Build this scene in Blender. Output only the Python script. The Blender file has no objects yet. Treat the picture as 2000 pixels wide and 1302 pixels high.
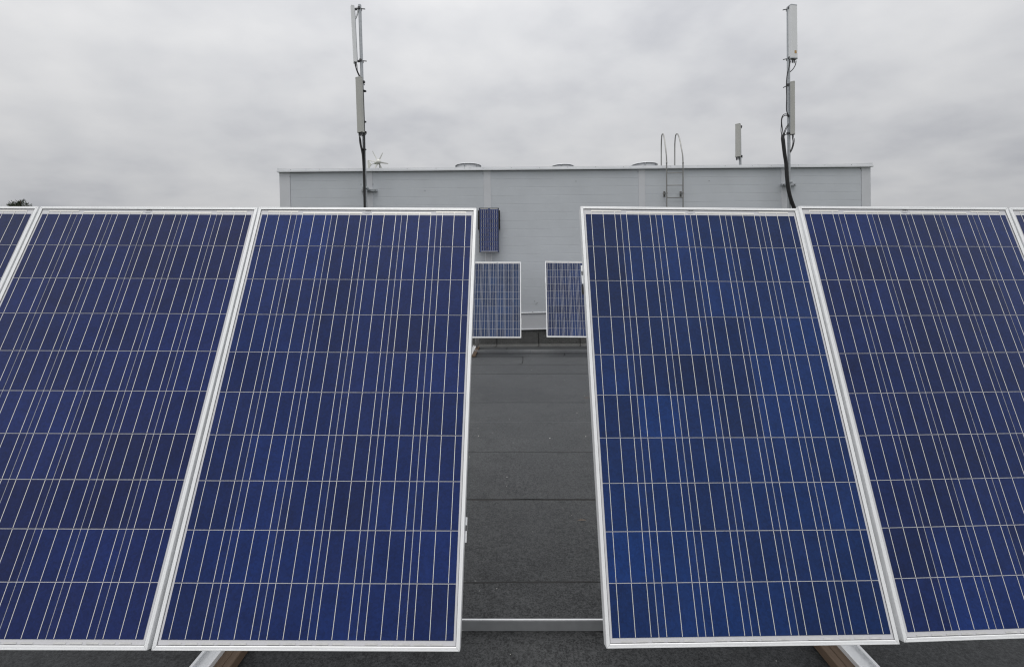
import bpy, bmesh, math, random
from mathutils import Vector, Matrix, noise

# ------------------------------------------------------------------ camera, sky, sun, exposure
scene = bpy.context.scene
COL = scene.collection
CAM_POS = Vector((0.0, 0.0, 1.535))
CAM_ROT = (Matrix.Rotation(math.radians(89.2), 3, 'X') @ Matrix.Rotation(-0.02, 3, 'Z'))
cd = bpy.data.cameras.new('camera')
cd.lens = 16.0; cd.sensor_width = 36.0; cd.shift_y = -0.0455
cd.clip_start = 0.05; cd.clip_end = 3000
cam = bpy.data.objects.new('camera', cd); COL.objects.link(cam)
cam.matrix_world = Matrix.Translation(CAM_POS) @ CAM_ROT.to_4x4()
scene.camera = cam

SUN_ELEV, SUN_AZ = math.radians(76), math.radians(200)       # high behind the camera, veiled by cloud
world = bpy.data.worlds.new('World'); scene.world = world; world.use_nodes = True
nt = world.node_tree; N = nt.nodes; L = nt.links
for n in list(N): N.remove(n)
def wn(t, **kw):
    n = N.new(t)
    for k, v in kw.items(): setattr(n, k, v)
    return n
def wmath(op, a, b=None, c=None):
    n = wn('ShaderNodeMath', operation=op)
    for i, v in enumerate((a, b, c)):
        if v is None: continue
        if isinstance(v, (int, float)): n.inputs[i].default_value = v
        else: L.new(v, n.inputs[i])
    return n.outputs[0]
out = wn('ShaderNodeOutputWorld'); bg = wn('ShaderNodeBackground')
bg.inputs['Strength'].default_value = 0.1
sky = wn('ShaderNodeTexSky', sky_type='NISHITA'); sky.sun_disc = False
sky.sun_elevation = SUN_ELEV; sky.sun_rotation = SUN_AZ
tc = wn('ShaderNodeTexCoord'); sep = wn('ShaderNodeSeparateXYZ')
L.new(tc.outputs['Generated'], sep.inputs[0])
zc = wmath('MAXIMUM', sep.outputs['Z'], 0.0)
den = wmath('ADD', zc, 0.30)
cmb = wn('ShaderNodeCombineXYZ')
L.new(wmath('DIVIDE', sep.outputs['X'], den), cmb.inputs[0]); L.new(wmath('DIVIDE', sep.outputs['Y'], den), cmb.inputs[1])
mp = wn('ShaderNodeMapping'); mp.inputs['Rotation'].default_value = (0, 0, math.radians(-24)); mp.inputs['Scale'].default_value = (1.0, 1.15, 1.0)
mp.inputs['Location'].default_value = (3.1, 1.7, 0)
L.new(cmb.outputs[0], mp.inputs[0])
n1 = wn('ShaderNodeTexNoise'); n1.inputs['Scale'].default_value = 1.35; n1.inputs['Detail'].default_value = 4; n1.inputs['Roughness'].default_value = 0.52; n1.inputs['Distortion'].default_value = 0.1
n2 = wn('ShaderNodeTexNoise'); n2.inputs['Scale'].default_value = 5.0; n2.inputs['Detail'].default_value = 7; n2.inputs['Roughness'].default_value = 0.5; n2.inputs['Distortion'].default_value = 0.0
L.new(mp.outputs[0], n1.inputs['Vector']); L.new(mp.outputs[0], n2.inputs['Vector'])
cl = wmath('ADD', wmath('MULTIPLY', n1.outputs['Fac'], 0.66), wmath('MULTIPLY', n2.outputs['Fac'], 0.34))
ramp = wn('ShaderNodeValToRGB')
ramp.color_ramp.elements[0].position = 0.33; ramp.color_ramp.elements[0].color = (0.76, 0.775, 0.825, 1)
ramp.color_ramp.elements[1].position = 0.64; ramp.color_ramp.elements[1].color = (1.085, 1.087, 1.10, 1)
e = ramp.color_ramp.elements.new(0.48); e.color = (0.945, 0.955, 0.985, 1)
L.new(cl, ramp.inputs[0])
# overcast sky: much brighter overhead than at the horizon
grad = wmath('MULTIPLY_ADD', zc, 6.5, 4.0)
vm = wn('ShaderNodeVectorMath', operation='SCALE'); L.new(ramp.outputs[0], vm.inputs[0]); L.new(grad, vm.inputs['Scale'])
mix = wn('ShaderNodeMix', data_type='RGBA'); mix.inputs['Factor'].default_value = 0.985
L.new(sky.outputs[0], mix.inputs['A']); L.new(vm.outputs[0], mix.inputs['B'])
L.new(mix.outputs['Result'], bg.inputs['Color']); L.new(bg.outputs[0], out.inputs[0])

sd = bpy.data.lights.new('sun', 'SUN'); sd.energy = 1.4; sd.angle = math.radians(40); sd.color = (1.0, 0.97, 0.92)
sun = bpy.data.objects.new('sun', sd); COL.objects.link(sun)
sdir = Vector((math.sin(SUN_AZ) * math.cos(SUN_ELEV), math.cos(SUN_AZ) * math.cos(SUN_ELEV), math.sin(SUN_ELEV)))
sun.rotation_euler = sdir.to_track_quat('Z', 'Y').to_euler(); sun.location = (0, -5, 12)
vs = scene.view_settings
vs.view_transform = 'Standard'; vs.look = 'None'; vs.exposure = 0.15; vs.gamma = 1.0; vs.use_curve_mapping = False
scene.cycles.filter_width = 1.2                                # crisp, like the sharpened photograph

# ------------------------------------------------------------------ helpers
rnd = random.Random(7)
def lin(r, g, b): return tuple(((c / 255 / 12.92) if c / 255 <= 0.04045 else ((c / 255 + 0.055) / 1.055) ** 2.4) for c in (r, g, b))
def tag(o, label=None, cat=None, group=None, kind=None):
    if label: o['label'] = label
    if cat: o['category'] = cat
    if group: o['group'] = group
    if kind: o['kind'] = kind
    return o
def empty(name, loc=(0, 0, 0), mat=None):
    o = bpy.data.objects.new(name, None); COL.objects.link(o); o.empty_display_size = 0.1
    if mat is not None: o.matrix_world = mat
    else: o.location = loc
    return o
def link(name, mesh, parent=None, loc=None):
    o = bpy.data.objects.new(name, mesh); COL.objects.link(o)
    if parent is not None: o.parent = parent
    if loc is not None: o.location = loc
    return o
class MB:
    """collects vertices and faces; build() makes ONE mesh"""
    def __init__(s): s.v = []; s.f = []; s.m = []; s.sm = []
    def add(s, vs, fs, mi=0, smooth=False):
        b = len(s.v); s.v += [tuple(x) for x in vs]
        for f in fs: s.f.append(tuple(b + i for i in f)); s.m.append(mi); s.sm.append(smooth)
        return s
    def box(s, c, d, rot=None, mi=0, bev=0.0):
        hx, hy, hz = d[0] / 2, d[1] / 2, d[2] / 2
        bev = min(bev, hx * .45, hy * .45, hz * .45)
        if bev <= 0:
            p = [Vector((x, y, z)) for x in (-hx, hx) for y in (-hy, hy) for z in (-hz, hz)]
            f = [(0, 1, 3, 2), (4, 6, 7, 5), (0, 4, 5, 1), (2, 3, 7, 6), (0, 2, 6, 4), (1, 5, 7, 3)]
        else:
            bm = bmesh.new(); bmesh.ops.create_cube(bm, size=1)
            for v in bm.verts: v.co = Vector((v.co.x * d[0], v.co.y * d[1], v.co.z * d[2]))
            bmesh.ops.bevel(bm, geom=bm.edges[:], offset=bev, segments=1, affect='EDGES')
            bm.verts.index_update()
            p = [v.co.copy() for v in bm.verts]; f = [[v.index for v in fc.verts] for fc in bm.faces]; bm.free()
        if rot is not None: p = [rot @ q for q in p]
        c = Vector(c)
        return s.add([q + c for q in p], f, mi)
    def bar(s, a, b, w, h, up=Vector((0, 0, 1)), mi=0, bev=0.0):
        a, b = Vector(a), Vector(b); z = (b - a); ln = z.length; z.normalize()
        x = up.cross(z)
        if x.length < 1e-4: x = Vector((1, 0, 0)).cross(z)
        x.normalize(); y = z.cross(x)
        R = Matrix((x, y, z)).transposed()
        return s.box((a + b) / 2, (w, h, ln), R, mi, bev)
    def tube(s, pts, r, n=10, mi=0, cap=True):
        pts = [Vector(p) for p in pts]; rr = r if isinstance(r, (list, tuple)) else [r] * len(pts)
        rings = []; prevx = None
        for i, p in enumerate(pts):
            t = (pts[min(i + 1, len(pts) - 1)] - pts[max(i - 1, 0)]).normalized()
            if prevx is None:
                x = t.cross(Vector((0, 0, 1)))
                if x.length < 1e-3: x = t.cross(Vector((1, 0, 0)))
            else: x = prevx - t * prevx.dot(t)
            x.normalize(); prevx = x; y = t.cross(x)
            rings.append([p + (x * math.cos(2 * math.pi * k / n) + y * math.sin(2 * math.pi * k / n)) * rr[i] for k in range(n)])
        vs_ = [q for R in rings for q in R]; fs = []
        for i in range(len(rings) - 1):
            for k in range(n): fs.append((i * n + k, i * n + (k + 1) % n, (i + 1) * n + (k + 1) % n, (i + 1) * n + k))
        s.add(vs_, fs, mi, True)
        if cap:
            s.add(rings[0], [tuple(range(n))[::-1]], mi); s.add(rings[-1], [tuple(range(n))], mi)
        return s
    def lathe(s, prof, n=24, mi=0, M=None, smooth=True):
        vs_ = []; fs = []
        for (r, z) in prof:
            for k in range(n): vs_.append(Vector((r * math.cos(2 * math.pi * k / n), r * math.sin(2 * math.pi * k / n), z)))
        if M is not None: vs_ = [M @ q for q in vs_]
        for i in range(len(prof) - 1):
            for k in range(n): fs.append((i * n + k, i * n + (k + 1) % n, (i + 1) * n + (k + 1) % n, (i + 1) * n + k))
        return s.add(vs_, fs, mi, smooth)
    def extrude(s, prof, z0, z1, mi=0, M=None):
        n = len(prof)
        vs_ = [Vector((x, y, z0)) for x, y in prof] + [Vector((x, y, z1)) for x, y in prof]
        if M is not None: vs_ = [M @ q for q in vs_]
        fs = [(k, (k + 1) % n, n + (k + 1) % n, n + k) for k in range(n)] + [tuple(range(n))[::-1], tuple(range(n, 2 * n))]
        return s.add(vs_, fs, mi)
    def mesh(s, name, mats):
        me = bpy.data.meshes.new(name); me.from_pydata(s.v, [], s.f)
        for m in (mats if isinstance(mats, (list, tuple)) else [mats]): me.materials.append(m)
        me.polygons.foreach_set('material_index', s.m); me.polygons.foreach_set('use_smooth', s.sm)
        bm = bmesh.new(); bm.from_mesh(me); bmesh.ops.recalc_face_normals(bm, faces=bm.faces); bm.to_mesh(me); bm.free()
        me.update(); return me
    def build(s, name, mats, parent=None, loc=None): return link(name, s.mesh(name, mats), parent, loc)
def spline(pts, k=8):
    P = [Vector(p) for p in pts]; P = [P[0] * 2 - P[1]] + P + [P[-1] * 2 - P[-2]]; o = []
    for i in range(1, len(P) - 2):
        for j in range(k):
            t = j / k; a, b, c, d = P[i - 1], P[i], P[i + 1], P[i + 2]
            o.append(0.5 * ((2 * b) + (c - a) * t + (2 * a - 5 * b + 4 * c - d) * t * t + (3 * b - a - 3 * c + d) * t ** 3))
    o.append(P[-2]); return o
def at(px, py, Y):
    """a point of the place at depth Y, from the survey of the photograph (2000 px wide)"""
    d = CAM_ROT @ Vector(((px - 1000) / 889, (560 - py) / 889, -1)); return CAM_POS + d * (Y / d.y)
def roof_z(x): return -0.02 * x
WALL_A = 0.045; WALL_O = Vector((0.48, 10.7, 0)); WALL_D = Vector((math.cos(WALL_A), math.sin(WALL_A), 0)); WALL_N = Vector((math.sin(WALL_A), -math.cos(WALL_A), 0))
def on_wall(px, py, off=0.0):
    d = CAM_ROT @ Vector(((px - 1000) / 889, (560 - py) / 889, -1)); o = WALL_O + WALL_N * off
    return CAM_POS + d * ((o - CAM_POS).dot(WALL_N) / d.dot(WALL_N))
def wall_pt(s_, z, off=0.0): q = WALL_O + WALL_D * s_ + WALL_N * off; q.z = z; return q
def wall_s(px, py): return (on_wall(px, py) - WALL_O).dot(WALL_D)
WALL_R = Matrix((WALL_D, -WALL_N, Vector((0, 0, 1)))).transposed()      # local x along the wall, y into it, z up

# ------------------------------------------------------------------ materials
def material(name, base=(0.5, 0.5, 0.5), rough=0.5, metal=0.0, coat=0.0, spec=0.5, var=0.0, vscale=3.0, bump=0.0, bscale=200.0, crough=0.05, cior=1.5):
    m = bpy.data.materials.new(name); m.use_nodes = True; t = m.node_tree; b = t.nodes['Principled BSDF']
    b.inputs['Base Color'].default_value = (*base, 1); b.inputs['Roughness'].default_value = rough; b.inputs['Metallic'].default_value = metal
    b.inputs['Coat Weight'].default_value = coat; b.inputs['Coat Roughness'].default_value = crough; b.inputs['Coat IOR'].default_value = cior
    b.inputs['Specular IOR Level'].default_value = spec
    if var or bump:
        g = t.nodes.new('ShaderNodeNewGeometry')
    if var:
        n = t.nodes.new('ShaderNodeTexNoise'); n.inputs['Scale'].default_value = vscale; n.inputs['Detail'].default_value = 6; n.inputs['Roughness'].default_value = 0.6
        t.links.new(g.outputs['Position'], n.inputs['Vector'])
        r = t.nodes.new('ShaderNodeMapRange'); r.inputs['From Min'].default_value = 0.25; r.inputs['From Max'].default_value = 0.75
        r.inputs['To Min'].default_value = 1 - var; r.inputs['To Max'].default_value = 1 + var
        t.links.new(n.outputs['Fac'], r.inputs['Value'])
        v = t.nodes.new('ShaderNodeVectorMath'); v.operation = 'SCALE'; v.inputs[0].default_value = base
        t.links.new(r.outputs[0], v.inputs['Scale']); t.links.new(v.outputs[0], b.inputs['Base Color'])
    if bump:
        n = t.nodes.new('ShaderNodeTexNoise'); n.inputs['Scale'].default_value = bscale; n.inputs['Detail'].default_value = 4
        t.links.new(g.outputs['Position'], n.inputs['Vector'])
        bp = t.nodes.new('ShaderNodeBump'); bp.inputs['Strength'].default_value = bump; bp.inputs['Distance'].default_value = 0.002
        t.links.new(n.outputs['Fac'], bp.inputs['Height']); t.links.new(bp.outputs[0], b.inputs['Normal'])
    return m
MAT = dict(
    alu=material('anodised_aluminium', (0.88, 0.89, 0.90), 0.40, 0.2, var=0.04, vscale=9),
    alu_dull=material('weathered_aluminium', (0.36, 0.37, 0.38), 0.45, 0.5, var=0.12, vscale=14),
    galv=material('galvanised_steel', (0.42, 0.44, 0.46), 0.45, 0.6, var=0.15, vscale=18),
    dark_steel=material('dark_steel', (0.10, 0.10, 0.105), 0.5, 0.4, var=0.2, vscale=30),
    stainless=material('stainless_tube', (0.27, 0.27, 0.26), 0.35, 0.6, var=0.08, vscale=20),
    backsheet=material('backsheet', (0.60, 0.60, 0.625), 0.5, coat=0.6, cior=1.35, crough=0.1, var=0.03, vscale=6),
    ribbon=material('tinned_ribbon', (0.86, 0.84, 0.79), 0.38, 0.25, coat=0.4, cior=1.35, crough=0.1),
    ribbon_dull=material('ribbon_under_sheet', (0.615, 0.615, 0.61), 0.5, coat=0.5, cior=1.35, crough=0.1, var=0.16, vscale=40),
    gasket_shade=material('gasket_and_lip_shade', (0.10, 0.10, 0.105), 0.7),
    print=material('printed_mark', (0.10, 0.10, 0.11), 0.6),
    clad=material('grey_coated_steel', (0.565, 0.595, 0.63), 0.5, 0.0, var=0.05, vscale=1.6, bump=0.05, bscale=60),
    trim=material('grey_trim_steel', (0.62, 0.635, 0.665), 0.42, 0.0, var=0.05, vscale=2.5),
    coping=material('coping_steel', (0.64, 0.655, 0.68), 0.42, 0.1, var=0.06, vscale=3),
    joint=material('shadow_joint', (0.10, 0.10, 0.105), 0.8),
    radome=material('white_radome', (0.80, 0.81, 0.83), 0.45, var=0.04, vscale=6),
    radome_grey=material('beige_radome', (0.46, 0.46, 0.435), 0.5, var=0.06, vscale=6),
    white=material('white_plastic', (0.74, 0.74, 0.70), 0.4),
    cable=material('black_cable', (0.012, 0.012, 0.013), 0.5, var=0.3, vscale=40),
    black=material('black_paint', (0.014, 0.014, 0.016), 0.4),
    sticker=material('orange_sticker', (0.50, 0.30, 0.10), 0.6),
    concrete=material('render_wall', (0.40, 0.40, 0.39), 0.8, var=0.1),
    bark=material('pine_bark', (0.10, 0.065, 0.045), 0.9, var=0.3, vscale=8),
    needle=material('pine_needles', (0.030, 0.045, 0.022), 0.7, var=0.35, vscale=2.5),
    ground=material('ground_grass', (0.07, 0.085, 0.045), 0.95, var=0.35, vscale=0.08),
)
def cell_material():
    m = bpy.data.materials.new('polycrystalline_cell'); m.use_nodes = True; t = m.node_tree; b = t.nodes['Principled BSDF']
    oi = t.nodes.new('ShaderNodeObjectInfo'); tx = t.nodes.new('ShaderNodeTexCoord')
    off = t.nodes.new('ShaderNodeVectorMath'); off.operation = 'SCALE'; off.inputs[0].default_value = (31, 17, 9)
    t.links.new(oi.outputs['Random'], off.inputs['Scale'])
    ad = t.nodes.new('ShaderNodeVectorMath'); t.links.new(tx.outputs['Object'], ad.inputs[0]); t.links.new(off.outputs[0], ad.inputs[1])
    vo = t.nodes.new('ShaderNodeTexVoronoi'); vo.inputs['Scale'].default_value = 150; t.links.new(ad.outputs[0], vo.inputs['Vector'])
    n = t.nodes.new('ShaderNodeTexNoise'); n.inputs['Scale'].default_value = 14; n.inputs['Detail'].default_value = 5; t.links.new(ad.outputs[0], n.inputs['Vector'])
    s = t.nodes.new('ShaderNodeSeparateColor'); t.links.new(vo.outputs['Color'], s.inputs[0])
    a = t.nodes.new('ShaderNodeMath'); a.operation = 'MULTIPLY_ADD'; a.inputs[1].default_value = 0.30; a.inputs[2].default_value = 0.55; t.links.new(s.outputs[0], a.inputs[0])
    a2 = t.nodes.new('ShaderNodeMath'); a2.operation = 'MULTIPLY_ADD'; a2.inputs[1].default_value = 0.60; t.links.new(n.outputs['Fac'], a2.inputs[0]); t.links.new(a.outputs[0], a2.inputs[2])
    sc = t.nodes.new('ShaderNodeVectorMath'); sc.operation = 'SCALE'; t.links.new(oi.outputs['Color'], sc.inputs[0]); t.links.new(a2.outputs[0], sc.inputs['Scale'])
    # thin uneven film of dust and dried rain marks
    g = t.nodes.new('ShaderNodeNewGeometry')
    d1 = t.nodes.new('ShaderNodeTexNoise'); d1.inputs['Scale'].default_value = 5.5; d1.inputs['Detail'].default_value = 8; d1.inputs['Roughness'].default_value = 0.65; t.links.new(g.outputs['Position'], d1.inputs['Vector'])
    d2 = t.nodes.new('ShaderNodeTexNoise'); d2.inputs['Scale'].default_value = 240; d2.inputs['Detail'].default_value = 2; t.links.new(g.outputs['Position'], d2.inputs['Vector'])
    r1 = t.nodes.new('ShaderNodeMapRange'); r1.inputs['From Min'].default_value = 0.42; r1.inputs['From Max'].default_value = 0.78; r1.inputs['To Max'].default_value = 0.010; t.links.new(d1.outputs['Fac'], r1.inputs['Value'])
    r2 = t.nodes.new('ShaderNodeMapRange'); r2.inputs['From Min'].default_value = 0.72; r2.inputs['From Max'].default_value = 0.80; r2.inputs['To Max'].default_value = 0.05; t.links.new(d2.outputs['Fac'], r2.inputs['Value'])
    ds = t.nodes.new('ShaderNodeMath'); t.links.new(r1.outputs[0], ds.inputs[0]); t.links.new(r2.outputs[0], ds.inputs[1])
    mx = t.nodes.new('ShaderNodeMix'); mx.data_type = 'RGBA'; mx.inputs['B'].default_value = (0.45, 0.44, 0.42, 1)
    t.links.new(ds.outputs[0], mx.inputs['Factor']); t.links.new(sc.outputs[0], mx.inputs['A']); t.links.new(mx.outputs['Result'], b.inputs['Base Color'])
    b.inputs['Roughness'].default_value = 0.45; b.inputs['Specular IOR Level'].default_value = 0.12
    b.inputs['Coat Weight'].default_value = 1.0; b.inputs['Coat Roughness'].default_value = 0.12; b.inputs['Coat IOR'].default_value = 1.26
    return m
MAT['cell'] = cell_material()
def felt_material(name, dark, light, sheen=0.20):
    m = bpy.data.materials.new(name); m.use_nodes = True; t = m.node_tree; b = t.nodes['Principled BSDF']
    g = t.nodes.new('ShaderNodeNewGeometry')
    def nz(scale, det=3, rough=0.6):
        n = t.nodes.new('ShaderNodeTexNoise'); n.inputs['Scale'].default_value = scale; n.inputs['Detail'].default_value = det; n.inputs['Roughness'].default_value = rough
        t.links.new(g.outputs['Position'], n.inputs['Vector']); return n.outputs['Fac']
    def ma(op, a, b_, c=None):
        n = t.nodes.new('ShaderNodeMath'); n.operation = op
        for i, v in enumerate((a, b_, c)):
            if v is None: continue
            if isinstance(v, (int, float)): n.inputs[i].default_value = v
            else: t.links.new(v, n.inputs[i])
        return n.outputs[0]
    fine = ma('MULTIPLY_ADD', nz(105, 6, 0.9), 5.2, -2.6)      # granules
    fine = ma('ADD', fine, ma('MULTIPLY_ADD', nz(38, 3, 0.7), 1.4, -0.7))
    mid = ma('MULTIPLY_ADD', nz(5, 5), 1.0, -0.5)              # weathering
    big = ma('MULTIPLY_ADD', nz(0.9, 4), 1.2, -0.6)
    oi = t.nodes.new('ShaderNodeObjectInfo')
    sheet = ma('MULTIPLY_ADD', oi.outputs['Random'], 0.10, -0.05)
    f = ma('ADD', ma('ADD', ma('MULTIPLY', fine, 1.05), ma('MULTIPLY', mid, 0.5)), ma('ADD', ma('MULTIPLY', big, 0.4), ma('ADD', sheet, 0.5)))
    r = t.nodes.new('ShaderNodeValToRGB'); r.color_ramp.elements[0].color = (*dark, 1); r.color_ramp.elements[1].color = (*light, 1)
    r.color_ramp.elements[0].position = 0.0; r.color_ramp.elements[1].position = 1.0
    t.links.new(f, r.inputs[0]); t.links.new(r.outputs[0], b.inputs['Base Color'])
    b.inputs['Roughness'].default_value = 0.55; b.inputs['Specular IOR Level'].default_value = 0.24
    b.inputs['Sheen Weight'].default_value = sheen; b.inputs['Sheen Roughness'].default_value = 0.45; b.inputs['Sheen Tint'].default_value = (0.9, 0.95, 1.0, 1)
    bp = t.nodes.new('ShaderNodeBump'); bp.inputs['Strength'].default_value = 0.6; bp.inputs['Distance'].default_value = 0.002
    t.links.new(nz(300, 3, 0.7), bp.inputs['Height']); t.links.new(bp.outputs[0], b.inputs['Normal'])
    return m
MAT['felt'] = felt_material('slate_grey_roofing_felt', (0.001, 0.001, 0.0012), (0.066, 0.068, 0.069))
MAT['felt_up'] = felt_material('lightened_upstand_felt', (0.03, 0.03, 0.03), (0.145, 0.147, 0.143))  # felt colour lightened to make up for the dim light on the upstand
MAT['lap_line'] = material('bitumen_and_edge_shade', (0.012, 0.012, 0.012), 0.7)  # dark bead along the laps, with the lap edge's shade put into its colour
def wood_material():
    m = bpy.data.materials.new('stained_timber'); m.use_nodes = True; t = m.node_tree; b = t.nodes['Principled BSDF']
    tx = t.nodes.new('ShaderNodeTexCoord'); mp_ = t.nodes.new('ShaderNodeMapping'); mp_.inputs['Scale'].default_value = (60, 2, 60)
    t.links.new(tx.outputs['Object'], mp_.inputs[0])
    n = t.nodes.new('ShaderNodeTexNoise'); n.inputs['Scale'].default_value = 1.5; n.inputs['Detail'].default_value = 6; t.links.new(mp_.outputs[0], n.inputs['Vector'])
    r = t.nodes.new('ShaderNodeValToRGB'); r.color_ramp.elements[0].color = (0.085, 0.055, 0.035, 1); r.color_ramp.elements[1].color = (0.22, 0.15, 0.10, 1)
    t.links.new(n.outputs['Fac'], r.inputs[0]); t.links.new(r.outputs[0], b.inputs['Base Color']); b.inputs['Roughness'].default_value = 0.75
    return m
MAT['wood'] = wood_material()

# ------------------------------------------------------------------ setting: ground, roof
g = MB().add([(-900, -900, -9), (900, -900, -9), (900, 1500, -9), (-900, 1500, -9)], [(0, 1, 2, 3)]).build('ground', MAT['ground'])
tag(g, kind='structure')
ROOF_X0, ROOF_X1, ROOF_Y0, ROOF_Y1 = -9.5, 12.5, -5.0, 27.0
rb = MB()
zc4 = [(ROOF_X0, ROOF_Y0), (ROOF_X1, ROOF_Y0), (ROOF_X1, ROOF_Y1), (ROOF_X0, ROOF_Y1)]
rb.add([(x, y, -9.0) for x, y in zc4] + [(x, y, roof_z(x) - 0.012) for x, y in zc4], [(0, 1, 5, 4), (1, 2, 6, 5), (2, 3, 7, 6), (3, 0, 4, 7), (4, 5, 6, 7)])
roof = rb.build('roof', MAT['felt']); tag(roof, kind='structure')
def wob(x, y, a=0.006): return a * noise.noise(Vector((x * 1.3, y * 5.1, 3.7))) + a * 0.5 * noise.noise(Vector((x * 6.0, y * 2.0, 9.1)))
def roof_sheet(x0, x1, y0, y1, lift=0.0, edge=0.0045):
    n = max(2, int((x1 - x0) / 0.12)); vs_ = []; fs = []
    for i in range(n + 1):
        x = x0 + (x1 - x0) * i / n; y = y0 + wob(x, y0)
        b = roof_z(x)
        u = 0.0015 * noise.noise(Vector((x * 2.2, y0, 0)))
        vs_ += [(x, y, b - 0.008), (x, y, b + edge + lift + u), (x, y + 0.12, b + edge * 0.9 + lift), (x, (y0 + y1) / 2, b + 0.002 + lift + u), (x, y1 + 0.004, b + 0.0002 + lift), (x, y1 + 0.09, b - 0.006 + lift)]
    for i in range(n):
        for k in range(5): fs.append((i * 6 + k, (i + 1) * 6 + k, (i + 1) * 6 + k + 1, i * 6 + k + 1))
    m = MB().add(vs_, fs); return m.build('felt_sheet', MAT['felt'], roof)
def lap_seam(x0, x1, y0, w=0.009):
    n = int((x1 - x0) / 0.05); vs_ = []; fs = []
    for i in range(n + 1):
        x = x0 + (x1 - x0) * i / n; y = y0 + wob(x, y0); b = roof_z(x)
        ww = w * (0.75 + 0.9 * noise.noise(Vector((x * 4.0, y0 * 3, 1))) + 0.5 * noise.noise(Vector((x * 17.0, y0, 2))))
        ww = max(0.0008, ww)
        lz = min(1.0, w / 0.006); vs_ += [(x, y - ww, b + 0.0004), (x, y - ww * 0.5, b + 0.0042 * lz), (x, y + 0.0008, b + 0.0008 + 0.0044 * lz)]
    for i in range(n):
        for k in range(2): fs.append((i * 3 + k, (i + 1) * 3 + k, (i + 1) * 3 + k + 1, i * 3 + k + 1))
    return MB().add(vs_, fs).build('lap_seam', MAT['lap_line'], roof)
rows = [-5.0, -4.1, -3.2, -2.32, -1.44, -0.55, 0.5, 1.42, 2.295, 3.17, 4.05, 4.9, 5.7, 6.52, 7.46, 8.27, 9.16, 9.95, 10.62]
widths = {2.295: 0.010, 3.17: 0.010, 4.05: 0.005, 4.9: 0.001, 5.7: 0.001, 6.52: 0.001, 7.46: 0.006, 8.27: 0.014, 9.16: 0.018, 9.95: 0.018}
joints = {8.27: 0.17, 9.16: 1.06, 9.95: -0.15}
for i in range(len(rows) - 1):
    y0, y1 = rows[i], rows[i + 1]
    xj = joints.get(y0, rnd.choice([-1, 1]) * rnd.uniform(3.6, 7.0))
    ed = 0.0003 if 4.5 < y0 < 7 else 0.0022 if y0 == 4.05 else 0.0045
    roof_sheet(ROOF_X0, xj + 0.06, y0, y1, 0.0, ed); roof_sheet(xj, ROOF_X1, y0, y1, 0.002, ed)
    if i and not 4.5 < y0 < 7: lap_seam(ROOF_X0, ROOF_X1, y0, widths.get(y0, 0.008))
    # the end lap between the two lengths of felt, with a rounded corner
    pts = [(xj - 0.16, y0 + 0.01), (xj - 0.06, y0 + 0.025), (xj - 0.015, y0 + 0.09), (xj, y0 + 0.2), (xj + 0.012, (y0 + y1) / 2), (xj + 0.02, y1)]
    m = MB(); vs_ = []
    for k, (x, y) in enumerate(pts):
        w_ = 0.006 + 0.004 * (k % 2); b = roof_z(x)
        vs_ += [(x - w_, y, b + 0.0078), (x + w_, y, b + 0.0078)]
    m.add(vs_, [(2 * k, 2 * k + 1, 2 * k + 3, 2 * k + 2) for k in range(len(pts) - 1)])
    m.build('end_lap', MAT['lap_line'], roof)
for (ya, yb) in ((10.62, 14.0),): roof_sheet(ROOF_X0, ROOF_X1, ya + 0.1, ya + 0.5)
# felt turned up against the wall in overlapping lengths
WALL_BASE = on_wall(1040, 643).z; WALL_TOP = on_wall(1120, 321.3).z
S0, S1 = wall_s(547, 370), wall_s(1699, 370)
s_ = S0 - 0.02; k = 0
while s_ < S1 - 0.05:
    s2 = min(s_ + 0.98, S1 + 0.02); m = MB(); vs_ = []; lift = 0.004 * (k % 2)
    for j in range(9):
        s3 = s_ - 0.04 + (s2 - s_ + 0.04) * j / 8
        w_ = 0.006 * noise.noise(Vector((s3 * 3, 0, 5)))
        pt = wall_pt(s3, 0); x = pt.x; zb = roof_z(x)
        f_ = wall_pt(s3, zb + 0.008, 0.26 + w_ + lift); h_ = wall_pt(s3, zb + 0.012 + lift, 0.10 + lift); c_ = wall_pt(s3, zb + 0.05, 0.055 + lift); t_ = wall_pt(s3, WALL_BASE + 0.05, 0.022 + lift)
        vs_ += [f_, h_, c_, t_]
    m.add(vs_, [(j * 4 + q, (j + 1) * 4 + q, (j + 1) * 4 + q + 1, j * 4 + q + 1) for j in range(8) for q in range(3)])
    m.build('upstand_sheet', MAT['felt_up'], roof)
    m = MB(); vs_ = []                                             # dark bleed and painted edge shade along the vertical lap
    for (z_, o_) in ((0.012, 0.27), (0.013, 0.11), (0.05, 0.066), (0.30, 0.042)):
        for dx in (-0.012, 0.012):
            pt = wall_pt(s2 + dx - (0.05 if o_ > .2 else 0), 0); vs_.append(wall_pt(s2 + dx - (0.05 if o_ > .2 else 0), roof_z(pt.x) + z_ + 0.004, o_ + 0.004))
    m.add(vs_, [(2 * q, 2 * q + 1, 2 * q + 3, 2 * q + 2) for q in range(3)]); m.build('end_lap', MAT['lap_line'], roof)
    s_ = s2; k += 1
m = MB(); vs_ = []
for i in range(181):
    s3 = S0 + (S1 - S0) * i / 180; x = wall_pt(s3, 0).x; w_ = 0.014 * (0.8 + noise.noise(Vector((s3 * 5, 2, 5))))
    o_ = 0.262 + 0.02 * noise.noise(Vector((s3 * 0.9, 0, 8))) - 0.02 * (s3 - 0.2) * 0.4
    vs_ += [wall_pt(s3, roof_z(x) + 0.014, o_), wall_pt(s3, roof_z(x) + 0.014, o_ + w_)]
m.add(vs_, [(2 * i, 2 * i + 2, 2 * i + 3, 2 * i + 1) for i in range(180)]); m.build('lap_seam', MAT['lap_line'], roof)

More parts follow.
